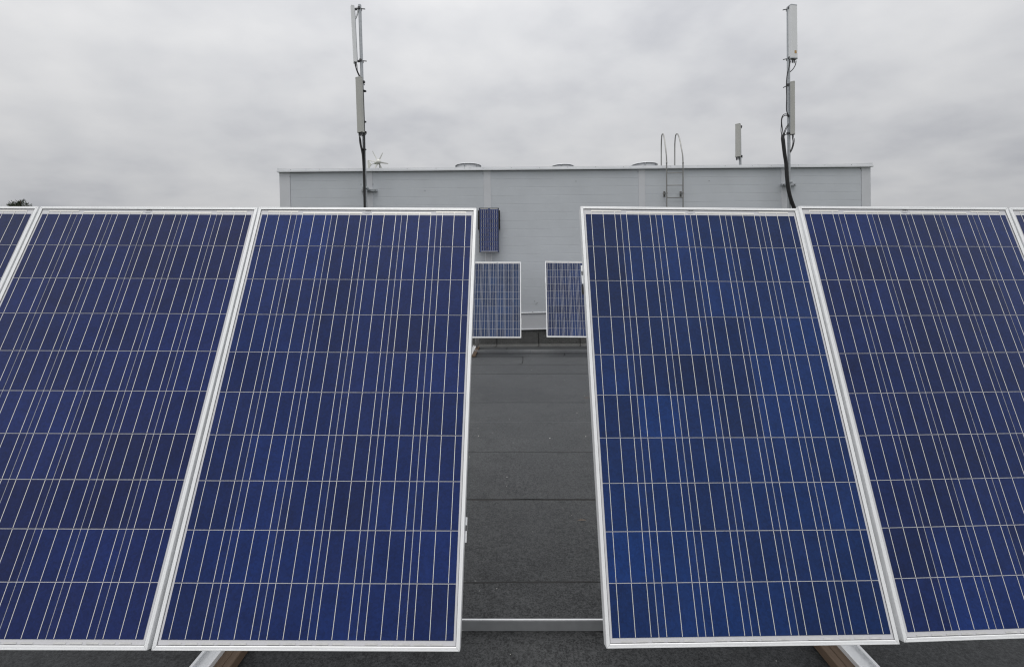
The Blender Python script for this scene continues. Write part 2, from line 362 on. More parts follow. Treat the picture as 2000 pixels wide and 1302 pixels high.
# ------------------------------------------------------------------ plant-room building behind
bld = empty('plant_room', wall_pt(0, roof_z(WALL_O.x)))
bld.rotation_euler = (0, 0, WALL_A)
def wl(s_, z, off=0.0): return Vector((s_, -off, z - bld.location.z))     # local coordinates of the building
DEPTH = 15.0
core = MB()
core.box(((S0 + S1) / 2, DEPTH / 2 + 0.02, (WALL_TOP - 0.10 + 0.05) / 2 - 0.0), (S1 - S0 - 0.012, DEPTH, WALL_TOP - 0.10 - 0.05))
core.build('wall_core', MAT['joint'], bld)
FLASH_TOP = on_wall(1040, 609.5).z
trims = [(547, 568), (717, 728), (945, 958.5), (1247, 1259), (1525, 1537), (1681, 1699)]
ts = [(wall_s(a, 370), wall_s(b, 370)) for a, b in trims]
rowh = (WALL_TOP - 0.135 - FLASH_TOP) / 17.0
for b in range(5):
    a0, a1 = ts[b][1], ts[b + 1][0]
    for r in range(17):
        z0 = FLASH_TOP + r * rowh
        # planks: bevelled lower and upper lip so that the joint reads as a fine groove
        t = 0.020; e0 = 0.002
        prof = [(0.03, z0), (-t + 0.002, z0), (-t, z0 + e0), (-t, z0 + rowh - 0.0085), (-t + 0.002, z0 + rowh - 0.004), (-t + 0.002, z0 + rowh - 0.0008), (0.03, z0 + rowh - 0.0006)]
        m = MB(); n_ = len(prof)
        vs_ = [Vector((a0 + 0.002, y, z - bld.location.z)) for y, z in prof] + [Vector((a1 - 0.002, y, z - bld.location.z)) for y, z in prof]
        m.add(vs_, [(q, (q + 1) % n_, n_ + (q + 1) % n_, n_ + q) for q in range(n_)] + [tuple(range(n_))[::-1], tuple(range(n_, 2 * n_))])
        m.build('cladding_plank', MAT['clad'], bld)
for i, (a, b) in enumerate(ts):
    m = MB(); zt = WALL_TOP - 0.13
    if i in (0, 5): m.box(((a + b) / 2, -0.012, (FLASH_TOP + zt) / 2 - bld.location.z), (b - a - 0.004, 0.040, zt - FLASH_TOP), bev=0.004)
    else: m.box(((a + b) / 2, -0.010, (FLASH_TOP + zt) / 2 - bld.location.z), (b - a + 0.012, 0.042, zt - FLASH_TOP), bev=0.005)
    m.build('corner_trim' if i in (0, 5) else 'joint_cover', MAT['trim'], bld)
m = MB(); m.box(((S0 + S1) / 2, -0.014, (WALL_BASE + FLASH_TOP) / 2 - bld.location.z), (S1 - S0, 0.036, FLASH_TOP - WALL_BASE - 0.004), bev=0.003)
fl = m.build('base_flashing', MAT['trim'], bld)
m = MB(); m.box(((S0 + S1) / 2, -0.030, FLASH_TOP - bld.location.z - 0.012), (S1 - S0, 0.045, 0.018), Matrix.Rotation(0.35, 3, 'X'), bev=0.002); m.build('drip_edge', MAT['coping'], fl)
m = MB(); m.box(((S0 + S1) / 2, -0.042, WALL_BASE - bld.location.z + 0.004), (S1 - S0, 0.03, 0.016), bev=0.002); m.build('drip_edge', MAT['coping'], fl)
# side cladding returns
for sx in (S0 - 0.004, S1 + 0.004):
    for r in range(17):
        z0 = FLASH_TOP + r * rowh
        MB().box((sx, DEPTH / 2 + 0.03, z0 + rowh / 2 - bld.location.z), (0.014, DEPTH, rowh - 0.006), bev=0.003).build('cladding_plank', MAT['clad'], bld)
# coping in lengths, with a drip lip and an end upturn
edges = [S0 - 0.03, wall_s(600, 333), wall_s(918, 330), wall_s(1230, 325), wall_s(1480, 322), S1 + 0.03]
CB, CT = WALL_TOP - 0.145 - bld.location.z, WALL_TOP - 0.055 - bld.location.z
for i in range(5):
    a, b = edges[i], edges[i + 1]
    prof = [(0.5, CT + 0.012), (-0.050, CT), (-0.058, CT - 0.042), (-0.080, CT - 0.046), (-0.084, CT - 0.078), (-0.070, CT - 0.080), (-0.040, CB + 0.012), (0.5, CT - 0.02)]
    m = MB(); n_ = len(prof)
    segs = 8; vs_ = []
    for q in range(segs + 1):
        x = a + (b - a) * q / segs
        up = 0.0
        if i == 0: up = 0.016 * max(0, 1 - (x - a) / 0.3) ** 2
        if i == 4: up = 0.022 * max(0, 1 - (b - x) / 0.9) ** 2
        vs_ += [Vector((x + (0.0015 if q == 0 else -0.0015 if q == segs else 0), y, z + up * (1 if j < 2 else 0))) for j, (y, z) in enumerate(prof)]
    m.add(vs_, [(q * n_ + j, q * n_ + (j + 1) % n_, (q + 1) * n_ + (j + 1) % n_, (q + 1) * n_ + j) for q in range(segs) for j in range(n_)])
    m.add(vs_[:n_], [tuple(range(n_))]); m.add(vs_[-n_:], [tuple(range(n_))])
    c = m.build('coping', MAT['coping'], bld)
    if i: MB().box((a, -0.056, CT - 0.022), (0.05, 0.010, 0.046), Matrix.Rotation(-0.12, 3, 'X'), bev=0.002).build('joint_strip', MAT['coping'], c)
    x = a + 0.3
    while x < b:
        MB().box((x, -0.058, CT - 0.022), (0.009, 0.010, 0.009), bev=0.002).build('screw', MAT['dark_steel'], c); x += 0.66
for (px, py) in ((566, 345), (705, 360), (728.5, 360), (943.5, 338.5), (957.5, 338.5), (1246, 336), (1259.5, 336), (1681, 330), (1125, 354), (1385, 353), (1044.5, 588), (1049, 591), (1047, 594), (1040.5, 609), (830, 372)):
    q = on_wall(px, py, 0.026); MB().box((0, 0, 0), (0.014, 0.010, 0.014), bev=0.003).build('screw', MAT['dark_steel'], bld, bld.matrix_basis.inverted() @ q)
bpy.context.view_layer.update()
rf = MB(); rf.box(((S0 + S1) / 2, DEPTH / 2 + 0.3, CT - 0.35), (S1 - S0 - 0.05, DEPTH - 0.4, 0.2)); rf.build('roof_deck', MAT['felt'], bld)
tag(bld, 'long grey plant room with horizontal metal cladding behind the solar panels', 'building')
DECK_Z = WALL_TOP - 0.25

# ------------------------------------------------------------------ solar panels
P = 0.158; GAP = 0.0024; CW, CH = 6 * P, 10 * P
OX, OT, OB = CW / 2 + 0.0203, CH / 2 + 0.037, CH / 2 + 0.027
cell_mesh = MB().add([(sx * (P / 2 - GAP / 2), sy * (P / 2 - GAP / 2), 0) for sx, sy in ((-1, -1), (1, -1), (1, 1), (-1, 1))], [(0, 1, 2, 3)]).mesh('cell', MAT['cell'])
bb = MB()
for r in range(10):
    y = (r - 4.5) * P; bb.box((0, y + 0.0005, 0.0003), (0.0017, P - GAP - 0.0015, 0.0006))
busbar_mesh = bb.mesh('busbar', MAT['ribbon'])
plate_mesh = MB().box((0, (OT - OB) / 2, -0.0035), (2 * OX - 0.006, OT + OB - 0.006, 0.005)).mesh('backsheet', MAT['backsheet'])
def frame_mesh(ox, ot, ob, lip, depth, mat, groove=True):
    if groove: prof = [(0, -depth), (0, 0.0018), (0.001, 0.003), (0.0048, 0.003), (0.0054, 0.0018), (0.0060, 0.0018), (0.0066, 0.003), (lip - 0.0012, 0.003), (lip, 0.002), (lip, -0.0008), (0.0025, -0.002), (0.0025, -depth)]
    else: prof = [(0, -depth), (0, 0.002), (0.001, 0.003), (lip - 0.001, 0.003), (lip, 0.002), (lip, -0.0008), (0.0025, -0.002), (0.0025, -depth)]
    m = MB(); n_ = len(prof); cs = ((-1, -1), (1, -1), (1, 1), (-1, 1)); J = 0.0004
    for c in range(4):                                            # four bars mitred at the corners
        vs_ = []
        for (sx, sy), e_ in ((cs[c], 1), (cs[(c + 1) % 4], -1)):
            d = Vector((cs[(c + 1) % 4][0] - cs[c][0], cs[(c + 1) % 4][1] - cs[c][1], 0)).normalized() * (J * e_)
            for (u, w) in prof: vs_.append(Vector((sx * (ox - u), (ot - u) if sy > 0 else -(ob - u), w)) + d)
        m.add(vs_, [(j, n_ + j, n_ + (j + 1) % n_, (j + 1) % n_) for j in range(n_)])
        vs_ = []                                                  # dark strip along the glass: seal, with the lip's shade put into its colour
        for (sx, sy) in (cs[c], cs[(c + 1) % 4]):
            for (u, w) in ((lip - 0.0004, 0.0006), (lip + 0.0014, 0.0003)): vs_.append(Vector((sx * (ox - u), (ot - u) if sy > 0 else -(ob - u), w)))
        m.add(vs_, [(0, 2, 3, 1)], 1)
    return m.mesh('frame', [mat, MAT['gasket_shade']])
frame_me = frame_mesh(OX, OT, OB, 0.0125, 0.036, MAT['alu'])
# ribbons along the top margin (short outer pair set higher, long inner pair lower) and the bottom margin
def ribbon(xa, xb, y, h, mat): return MB().box(((xa + xb) / 2, y, 0.0001), (xb - xa, h, 0.0004)).mesh('ribbon', mat)
bx = lambda c, k: (c - 3) * P + P * (k * 2 + 1) / 6
top_rib = [(bx(0, 0), bx(0, 2) + 0.030, CH / 2 + 0.0155), (bx(5, 0) - 0.030, bx(5, 2), CH / 2 + 0.0155), (bx(1, 0), -0.022, CH / 2 + 0.0095), (0.022, bx(4, 2), CH / 2 + 0.0095)]
rib_me = [ribbon(a, b, y, 0.0058, MAT['ribbon']) for a, b, y in top_rib]
bot_me = []
for c in (0, 2, 4):
    for k in range(5):
        kk = [bx(c, 0), bx(c, 1), bx(c, 2), bx(c + 1, 0), bx(c + 1, 1), bx(c + 1, 2)]
        bot_me.append(ribbon(kk[k] + 0.003, kk[k + 1] - 0.010, -CH / 2 - 0.009, 0.0055, MAT['ribbon_dull']))
st = MB()
for c in range(6):
    for k in range(3):
        y1 = CH / 2 + (0.0155 if c in (0, 5) else 0.0095)
        st.box((bx(c, k), (CH / 2 + y1) / 2 - 0.001, 0.0002), (0.0017, y1 - CH / 2 + 0.001, 0.0006))
stub_me = st.mesh('ribbon_tab', MAT['ribbon'])
# the tiny serial print on the top margin: too small to read, short dark strokes
pm = MB(); r5 = random.Random(5)
for q in range(6):
    x = (q - 2.5) * 0.0041
    pm.box((x, 0, 0), (0.0009, 0.0052, 0.0003)); pm.box((x + 0.0013, r5.choice((-0.002, 0, 0.002)), 0), (0.0017, 0.0010, 0.0003))
    if q % 2: pm.box((x + 0.0021, 0, 0), (0.0009, 0.0052, 0.0003))
print_me = pm.mesh('serial_print', MAT['print'])
label_me = MB().box((0, 0, 0), (0.022, 0.0055, 0.0004)).mesh('paper_label', MAT['backsheet'])
fg = GAP + 0.0012
cell_far = MB().add([(sx * (P / 2 - fg / 2), sy * (P / 2 - fg / 2), 0) for sx, sy in ((-1, -1), (1, -1), (1, 1), (-1, 1))], [(0, 1, 2, 3)]).mesh('cell', MAT['cell'])
bb = MB()
for r in range(10): bb.box((0, (r - 4.5) * P + 0.0005, 0.0003), (0.0025, P - fg - 0.0015, 0.0006))
busbar_far = bb.mesh('busbar', MAT['ribbon'])
def panel_matrix(loc, X, V):
    X = Vector(X).normalized(); V = Vector(V); V = (V - X * V.dot(X)).normalized(); Nn = X.cross(V)
    return Matrix.Translation(Vector(loc)) @ Matrix((X, V, Nn)).transposed().to_4x4()
def solar_panel(loc, X, V, label, group, tint, seed, bottom_ribbons=True, cell_me=cell_mesh, bus_me=busbar_mesh):
    t = empty('solar_panel', mat=panel_matrix(loc, X, V)); tag(t, label, 'solar panel', group)
    link('backsheet', plate_mesh, t, (0, 0, 0)); link('frame', frame_me, t)
    rr = random.Random(seed)
    for c in range(6):
        for r in range(10):
            o = link('cell', cell_me, t, ((c - 2.5) * P, (r - 4.5) * P, 0.0))
            g_ = noise.noise(Vector((c * 0.45 + seed * 3.1, r * 0.4, seed * 1.7)))
            v = 0.94 + 0.30 * g_ + rr.uniform(-0.13, 0.13)
            warm = max(-1, min(1, rr.gauss(0, 0.25) - 0.35 * g_))
            base = Vector(tint)
            o.color = (base[0] * v * (1 + 0.20 * warm), base[1] * v * (1 - 0.10 * warm), base[2] * v * (1 - 0.16 * warm), 1)
        for k in range(3): link('busbar', bus_me, t, (bx(c, k), 0, 0))
    for me in rib_me: link('ribbon', me, t)
    if bottom_ribbons:
        for me in bot_me: link('ribbon', me, t)
    link('ribbon_tab', stub_me, t)
    link('serial_print', print_me, t, (0.002, CH / 2 + 0.0205, 0)); link('paper_label', label_me, t, (0.0, CH / 2 + 0.0105, 0.0002))
    return t
FRONT = 'large solar panels standing in the front row'
near = [
    ([-2.6617, 1.7571, 1.1655], [0.9997, 0.001, -0.0239], [0.0216, 0.3924, 0.9195], 'blue solar panel cut off by the left edge of the photo', (0.0070, 0.0160, 0.082)),
    ([-1.6645, 1.758, 1.1417], [0.9997, 0.001, -0.0239], [0.0216, 0.3924, 0.9195], 'dark indigo solar panel, left neighbour of the one at the central gap', (0.0068, 0.0172, 0.094)),
    ([-0.667, 1.7585, 1.1152], [0.9997, 0.0006, -0.0243], [0.0222, 0.3845, 0.9229], 'large blue solar panel standing left of the central gap in the front row', (0.0066, 0.0205, 0.106)),
    ([0.7950, 1.7775, 1.0707], [0.9993, 0.0252, -0.0262], [0.016, 0.3422, 0.9395], 'large bright blue solar panel standing right of the central gap', (0.0066, 0.0270, 0.118)),
    ([1.7905, 1.806, 1.055], [0.9989, 0.0414, -0.020], [0.0056, 0.335, 0.942], 'blue solar panel, right neighbour of the one at the central gap', (0.0068, 0.0215, 0.106)),
    ([2.7870, 1.8473, 1.035], [0.9989, 0.0414, -0.020], [0.0056, 0.335, 0.942], 'sliver of a blue solar panel at the right edge of the photo', (0.0085, 0.018, 0.08)),
]
NEAR = [solar_panel(a, b, c, d, FRONT, e_, 11 + i) for i, (a, b, c, d, e_) in enumerate(near)]
FAR = 'small distant solar panels in front of the plant room'
pf = at(970.3, 583.6, 9.3); pg = at(1113.4, 582.6, 9.3)
VF = (0.024, 0.37, 0.929)
far_l = solar_panel(pf, (0.9997, 0.0, -0.0215), VF, 'distant solar panel left of the narrow gap below the wall-mounted panel', FAR, (0.020, 0.040, 0.105), 41, True, cell_far, busbar_far)
far_r = solar_panel(pg, (0.999, 0.006, -0.030), VF, 'distant solar panel right of the narrow gap before the plant room', FAR, (0.020, 0.036, 0.105), 42, True, cell_far, busbar_far)

# clamps and connectors on the frame edges
def clamp(panel, side, y, ln=0.085, slot=True, connector=False):
    x = side * (OX + 0.003)
    c = MB().box((x, y, -0.038), (0.006, ln, 0.003), bev=0.0006).box((side * (OX - 0.004), y, -0.0425), (0.016, ln, 0.003)).build('frame_bracket', MAT['alu'], panel)
    if slot: MB().box((x, y + 0.006, -0.0362), (0.0045, 0.018, 0.0015)).build('slot', MAT['black'], c)
    if connector:
        MB().tube([Vector((x + side * 0.001, y - ln * 0.55, -0.038)), Vector((x, y - ln * 0.8, -0.04)), Vector((x - side * 0.004, y - ln * 1.05, -0.045))], [0.003, 0.0055, 0.006], 8).build('plug', MAT['black'], panel)
clamp(NEAR[2], 1, -0.475, 0.080)
clamp(NEAR[3], -1, 0.515, 0.085, slot=True, connector=True)
clamp(far_l, 1, -0.47, 0.13, False); clamp(far_r, -1, 0.42, 0.13, False)

# ------------------------------------------------------------------ mounting frames under the panels
def channel(m, a, b, w=0.076, h=0.020, t=0.003, mi=0):
    """open-topped U channel from a to b (base line), inner return lips"""
    a, b = Vector(a), Vector(b); d = (b - a).normalized(); x = d.cross(Vector((0, 0, 1))).normalized(); up = x.cross(d)
    prof = [(-w / 2, 0), (w / 2, 0), (w / 2, h), (w / 2 - 0.011, h), (w / 2 - 0.011, h - t), (w / 2 - t, h - t), (w / 2 - t, t), (-w / 2 + t, t), (-w / 2 + t, h - t), (-w / 2 + 0.011, h - t), (-w / 2 + 0.011, h), (-w / 2, h)]
    n_ = len(prof)
    vs_ = [a + x * u + up * v for u, v in prof] + [b + x * u + up * v for u, v in prof]
    m.add(vs_, [(q, (q + 1) % n_, n_ + (q + 1) % n_, n_ + q) for q in range(n_)] + [tuple(range(n_))[::-1], tuple(range(n_, 2 * n_))], mi)
    return m
def rise(x, h): return roof_z(x) + h
def mount(x, ya, yb, lab, side, panel_top, panel_bot, grp):
    """timber plank on the felt, aluminium channel along it, sloped rail behind the panel and a rear strut"""
    t = empty('mounting_frame', (x, ya, roof_z(x))); tag(t, lab, 'mounting frame', grp)
    base = Vector((x, ya, roof_z(x)))
    m = MB(); channel(m, Vector((x, ya, rise(x, 0.052))) - base, Vector((x + (yb - ya) * 0.0, yb, rise(x, 0.052))) - base); m.build('base_channel', MAT['alu'], t)
    inner = x + side * 0.062
    w = MB(); w.box(Vector((x + side * 0.032, (ya + yb) / 2, rise(inner, 0.031))) - base, (0.140, yb - ya - 0.02, 0.042), bev=0.003); w.build('timber_plank', MAT['wood'], t)
    w = MB(); w.box(Vector((x + side * 0.070, (ya + yb) / 2, rise(inner, 0.0535))) - base, (0.003, yb - ya - 0.03, 0.0026)); w.build('timber_batten', MAT['wood'], t)
    back = Vector((0, 0.050, -0.020))
    pb, pt = Vector(panel_bot) + back, Vector(panel_top) + back
    MB().bar(pb - base, pt - base, 0.040, 0.040, mi=0).build('sloped_rail', MAT['alu'], t)
    low = pb.lerp(pt, 0.22)
    MB().bar(Vector((low.x, ya + 0.92, rise(low.x, 0.074))) - base, low - base, 0.035, 0.035).build('front_strut', MAT['alu_dull'], t)
    mid = pb.lerp(pt, 0.72)
    MB().bar(Vector((mid.x, yb - 0.06, rise(mid.x, 0.09))) - base, mid - base, 0.035, 0.035).build('rear_strut', MAT['alu_dull'], t)
    return t
def top_bot(loc, X, V, off):
    loc, X, V = Vector(loc), Vector(X), Vector(V); return loc + X * off + V * 0.80, loc + X * off - V * 0.80
GRP = 'aluminium mounting frames under the front solar panels'
tA, bA = top_bot(near[2][0], near[2][1], near[2][2], -0.498)
tC, bC = top_bot(near[3][0], near[3][1], near[3][2], 0.498)
XL = at(421, 1285, 1.80).x; XR = at(1663, 1278, 1.80).x
mount(XL, 1.25, 2.75, 'aluminium channel on a brown plank under the left pair of front panels', 1, tA + Vector((XL - tA.x, 0, 0)), bA + Vector((XL - bA.x, 0, 0)), GRP)
mount(XR, 1.25, 2.8, 'aluminium channel on a brown plank under the right pair of front panels', -1, tC + Vector((XR - tC.x, 0, 0)), bC + Vector((XR - bC.x, 0, 0)), GRP)
# hidden far ends of the front rows rest on the same kind of frame beyond the picture's edges
tF, bF = top_bot(pf, (0.9997, 0, -0.0215), VF, -0.47)
XF = at(923, 678, 9.6).x
mount(XF, 9.05, 10.25, 'distant aluminium channel and brown plank under the left far panel', 1, tF, bF, 'mounting frames under the far solar panels')
tG, bG = top_bot(pg, (0.999, 0.006, -0.030), VF, 0.47)
def rail(pts, lab, joint=None, h=0.045, w=0.040):
    a, b = [Vector(p) for p in pts]; t = empty('cross_rail', a); tag(t, lab, 'rail', 'cross rails lying behind the solar panels')
    if joint is None: segs = [(a, b)]
    else: j = a.lerp(b, joint); d = (b - a).normalized() * 0.006; segs = [(a, j - d * 0.4), (j + d * 0.4, b)]
    for (p, q) in segs:
        m = MB(); m.bar(p - a, q - a, w, h, bev=0.002); s = m.build('rail_length', MAT['alu_dull'], t)
        MB().bar(p - a + Vector((0, -w / 2 + 0.003, h / 2 + 0.0015)), q - a + Vector((0, -w / 2 + 0.003, h / 2 + 0.0015)), 0.004, 0.003).build('top_edge', MAT['alu'], s)
    return t
YN = 1.975
rail([(XL, YN, rise(XL, 0.027)), (XR, YN, rise(XR, 0.027))], 'pale aluminium rail across the gap at the foot of the front panels', w=0.014, h=0.048)
YF = 9.55
rail([(XF, YF, rise(XF, 0.040)), (at(1200, 688, YF).x, YF, rise(1.9, 0.040))], 'distant aluminium rail with a joint lying across the roof below the far panels', joint=(at(1036, 688, YF).x - XF) / (at(1200, 688, YF).x - XF), h=0.056)
far_mount_x = at(1165, 678, 9.6).x
mount(far_mount_x + 0.05, 9.05, 10.25, 'distant aluminium channel and brown plank under the right far panel', -1, tG, bG, 'mounting frames under the far solar panels')

# ------------------------------------------------------------------ small dark-framed panel on the wall
wc = on_wall(955.3, 449.6, 0.22)
wp = empty('solar_panel', mat=Matrix.Translation(wc) @ Matrix((WALL_D, Vector((0, 0, 1)), WALL_N)).transposed().to_4x4() @ Matrix.Rotation(-0.014, 4, 'Z'))
tag(wp, 'small dark-framed solar panel fixed high on the grey clad wall', 'solar panel')
ZW = 10.5; HX = 38.3 / 889 * ZW / 2; HY = 86.3 / 889 * ZW / 2
link('frame', frame_mesh(HX, HY, HY, 0.014, 0.05, MAT['black'], False), wp)
cwx, cwy = (2 * HX - 0.05) / 4, (2 * HY - 0.075) / 9
MB().box((0, 0, -0.004), (2 * HX - 0.006, 2 * HY - 0.006, 0.005)).build('backsheet', material('blue_backsheet', (0.09, 0.13, 0.32), 0.4, coat=0.8, cior=1.35), wp)
cm = MB().add([(-cwx / 2 + 0.004, -cwy / 2 + 0.005, 0), (cwx / 2 - 0.004, -cwy / 2 + 0.005, 0), (cwx / 2 - 0.004, cwy / 2 - 0.005, 0), (-cwx / 2 + 0.004, cwy / 2 - 0.005, 0)], [(0, 1, 2, 3)]).mesh('cell', MAT['cell'])
bm_ = MB()
for r in range(9): bm_.box((0, (r - 4) * cwy, 0.0004), (0.0045, cwy - 0.016, 0.0008))
bm_ = bm_.mesh('busbar', MAT['ribbon'])
for c in range(4):
    for r in range(9):
        o = link('cell', cm, wp, ((c - 1.5) * cwx, (r - 4) * cwy, 0)); v = rnd.uniform(0.8, 1.25); o.color = (0.030 * v, 0.042 * v, 0.135 * v, 1)
    for k in (-0.24, 0.24): link('busbar', bm_, wp, ((c - 1.5 + k) * cwx, 0, 0))
MB().box((-HX / 2 + 0.004, HY - 0.024, 0.0004), (HX - 0.05, 0.010, 0.001)).build('ribbon', MAT['ribbon'], wp)
MB().box((HX / 2 - 0.004, HY - 0.024, 0.0004), (HX - 0.05, 0.010, 0.001)).build('ribbon', MAT['ribbon'], wp)
MB().box((0, -HY + 0.026, 0.0004), (2 * HX - 0.07, 0.010, 0.001)).build('ribbon', MAT['ribbon'], wp)
for sx in (-1, 1):
    m = MB(); m.bar((sx * (HX + 0.010), HY - 0.06, -0.03), (sx * (HX + 0.016), 0.04, -0.05), 0.020, 0.030, up=Vector((1, 0, 0))); m.bar((sx * (HX + 0.016), 0.05, -0.05), (sx * (HX + 0.016), 0.05, -0.20), 0.020, 0.030, up=Vector((1, 0, 0)))
    m.bar((sx * (HX + 0.012), HY - 0.06, -0.03), (sx * (HX + 0.012), HY - 0.06, -0.20), 0.020, 0.030, up=Vector((1, 0, 0)))
    m.build('wall_arm', MAT['black'], wp)
    q = Vector((-0.085 if sx < 0 else 0.055, 0, 0))
    MB().tube([q + Vector((0, -HY + 0.1, -0.19)), q + Vector((0, -HY - 0.55, -0.19))], 0.007, 8).build('conduit', MAT['radome'], wp)

# ------------------------------------------------------------------ antenna masts and antennas
def antenna(name_label, a, b, az, w, d, mat, group, caps=True, conn=3, sticker=False, arm=0.0, pole=None):
    """a bottom, b top (world); az: facing, degrees to the right of 'towards the camera'"""
    a, b = Vector(a), Vector(b); up = (b - a).normalized(); ln = (b - a).length
    f = Vector((math.sin(math.radians(az)), -math.cos(math.radians(az)), 0)); f = (f - up * f.dot(up)).normalized(); x = up.cross(f).normalized() * -1
    x = f.cross(up).normalized() * -1
    M = Matrix.Translation(a) @ Matrix((x, f * -1, up)).transposed().to_4x4()      # local -y is the face
    t = empty('panel_antenna', mat=M); tag(t, name_label, 'antenna', group)
    c = min(w, d) * 0.22
    prof = [(-w / 2, d / 2), (-w / 2, -d / 2 + c), (-w / 2 + c * 0.5, -d / 2 + c * 0.25), (-w / 2 + c, -d / 2), (w / 2 - c, -d / 2), (w / 2 - c * 0.5, -d / 2 + c * 0.25), (w / 2, -d / 2 + c), (w / 2, d / 2)]
    MB().extrude(prof, 0.012, ln - 0.012).build('radome', mat, t)
    big = [(px_ * 1.03, py_ * 1.03) for px_, py_ in prof]
    MB().extrude(big, ln - 0.013, ln + 0.008).build('end_cap', MAT['galv'] if caps else mat, t)
    MB().extrude(big, -0.010, 0.013).build('end_cap', MAT['galv'] if caps else mat, t)
    for q in range(conn):
        xx = (q - (conn - 1) / 2) * w * 0.28
        MB().tube([(xx, 0, -0.012), (xx, 0, -0.06), (xx, 0.005, -0.10)], [0.016, 0.016, 0.010], 8).build('connector', MAT['dark_steel'], t)
    if sticker: MB().box((0.022, -d / 2 - 0.0015, ln * 0.115), (0.054, 0.002, 0.066)).build('warning_sticker', MAT['sticker'], t)
    MB().box((0, d / 2 + 0.008, ln / 2), (w * 0.45, 0.018, ln * 0.96), bev=0.003).build('back_plate', MAT['galv'], t)
    if pole:
        for fr, z in ((0.015, 0.03), (0.985, ln - 0.04)):
            p0 = M @ Vector((0, d / 2 + 0.01, z)); p1 = pole(p0.z)
            MB().bar(p0, p1, 0.05, 0.035, bev=0.004).build('tilt_arm', MAT['dark_steel'], t).matrix_parent_inverse = M.inverted()
            dd = (p1 - p0); dd.z = 0; dd.normalize()
            m = MB(); m.box(p1, (0.13, 0.05, 0.055), Matrix.Rotation(math.atan2(dd.y, dd.x) + math.pi / 2, 3, 'Z'), bev=0.008)
            m.bar(p1 + dd * 0.03, p1 + dd * 0.12 + Vector((0, 0, -0.015)), 0.016, 0.016)
            m.build('pole_clamp', MAT['dark_steel'], t).matrix_parent_inverse = M.inverted()
    return t
def mast(label, pts, off, r0, brack, group):
    P0, P1 = on_wall(*pts[0], off), on_wall(*pts[1], off)
    d = (P1 - P0)
    P0 = P0 - d * 0.35                                           # runs on down behind the panels
    t = empty('antenna_mast', P0); tag(t, label, 'mast', group)
    MB().tube([Vector(), (P1 - P0)], r0, 14).build('pole', MAT['galv'], t)
    pole = lambda z: P0 + (P1 - P0) * ((z - P0.z) / (P1.z - P0.z))
    for (px0, px1, py) in brack:
        a, b = on_wall(px0, py, 0.06), on_wall(px1, py, 0.06); c = pole(a.z)
        m = MB(); m.bar(a - P0, b - P0, 0.05, 0.055, bev=0.004); m.build('wall_bracket', MAT['galv'], t)
        m = MB(); ca = Vector((c.x, 0, 0)); tw = on_wall((px0 + px1) / 2, py, 0.06)
        m.bar(c - P0, tw - P0, 0.07, 0.035, bev=0.004); m.box(c - P0, (0.12, 0.10, 0.05), WALL_R, bev=0.008); m.build('stand_off', MAT['galv'], t)
        for e_ in (0.12, 0.88):
            q = a.lerp(b, e_) + WALL_N * 0.03; MB().box(q - P0, (0.02, 0.02, 0.02), bev=0.004).build('bolt', MAT['dark_steel'], t)
    return t, pole
AG = 'mobile phone antennas on the masts'
OFF = 0.33
mL, poleL = mast('tall grey mast clamped to the left part of the clad wall', ((714.6, 404), (702.6, 10)), OFF, 0.034, [(706, 737, 372)], 'antenna masts on the wall')
mR, poleR = mast('tall grey mast clamped to the right part of the clad wall', ((1541.2, 404), (1539.5, 14)), OFF, 0.034, [(1526, 1554, 361)], 'antenna masts on the wall')
antenna('slim white antenna tilted away from the top of the left mast', on_wall(694, 122, OFF), on_wall(688.3, 14, OFF), -66, 0.125, 0.07, MAT['radome'], AG, caps=False, conn=2, pole=poleL)
antenna('grey-beige antenna halfway up the left mast', on_wall(704.3, 258, OFF + 0.13), on_wall(700.7, 152, OFF + 0.13), -24, 0.150, 0.07, MAT['radome_grey'], AG, caps=False, conn=3, pole=poleL)
antenna('wide white antenna with orange sticker at the top of the right mast', on_wall(1549.5, 115, OFF + 0.06), on_wall(1548.5, 11.5, OFF + 0.06), 12, 0.175, 0.085, MAT['radome'], AG, caps=True, conn=2, sticker=True, pole=poleR)
antenna('narrow beige antenna halfway up the right mast', on_wall(1548.6, 262, OFF + 0.06), on_wall(1548.2, 161, OFF + 0.06), 54, 0.110, 0.085, MAT['radome_grey'], AG, caps=False, conn=3, pole=poleR)
# loop of the folding tilt arm at the top of the left mast
tl = MB(); tl.tube(spline([on_wall(691.5, 36, OFF), on_wall(694, 37, OFF), on_wall(697.5, 29, OFF), on_wall(699.5, 17, OFF), on_wall(701, 13, OFF)], 6), 0.017, 8)
o = tl.build('tilt_bracket', MAT['radome']); tag(o, 'bent white bracket linking the slim antenna to the left mast top', 'bracket')
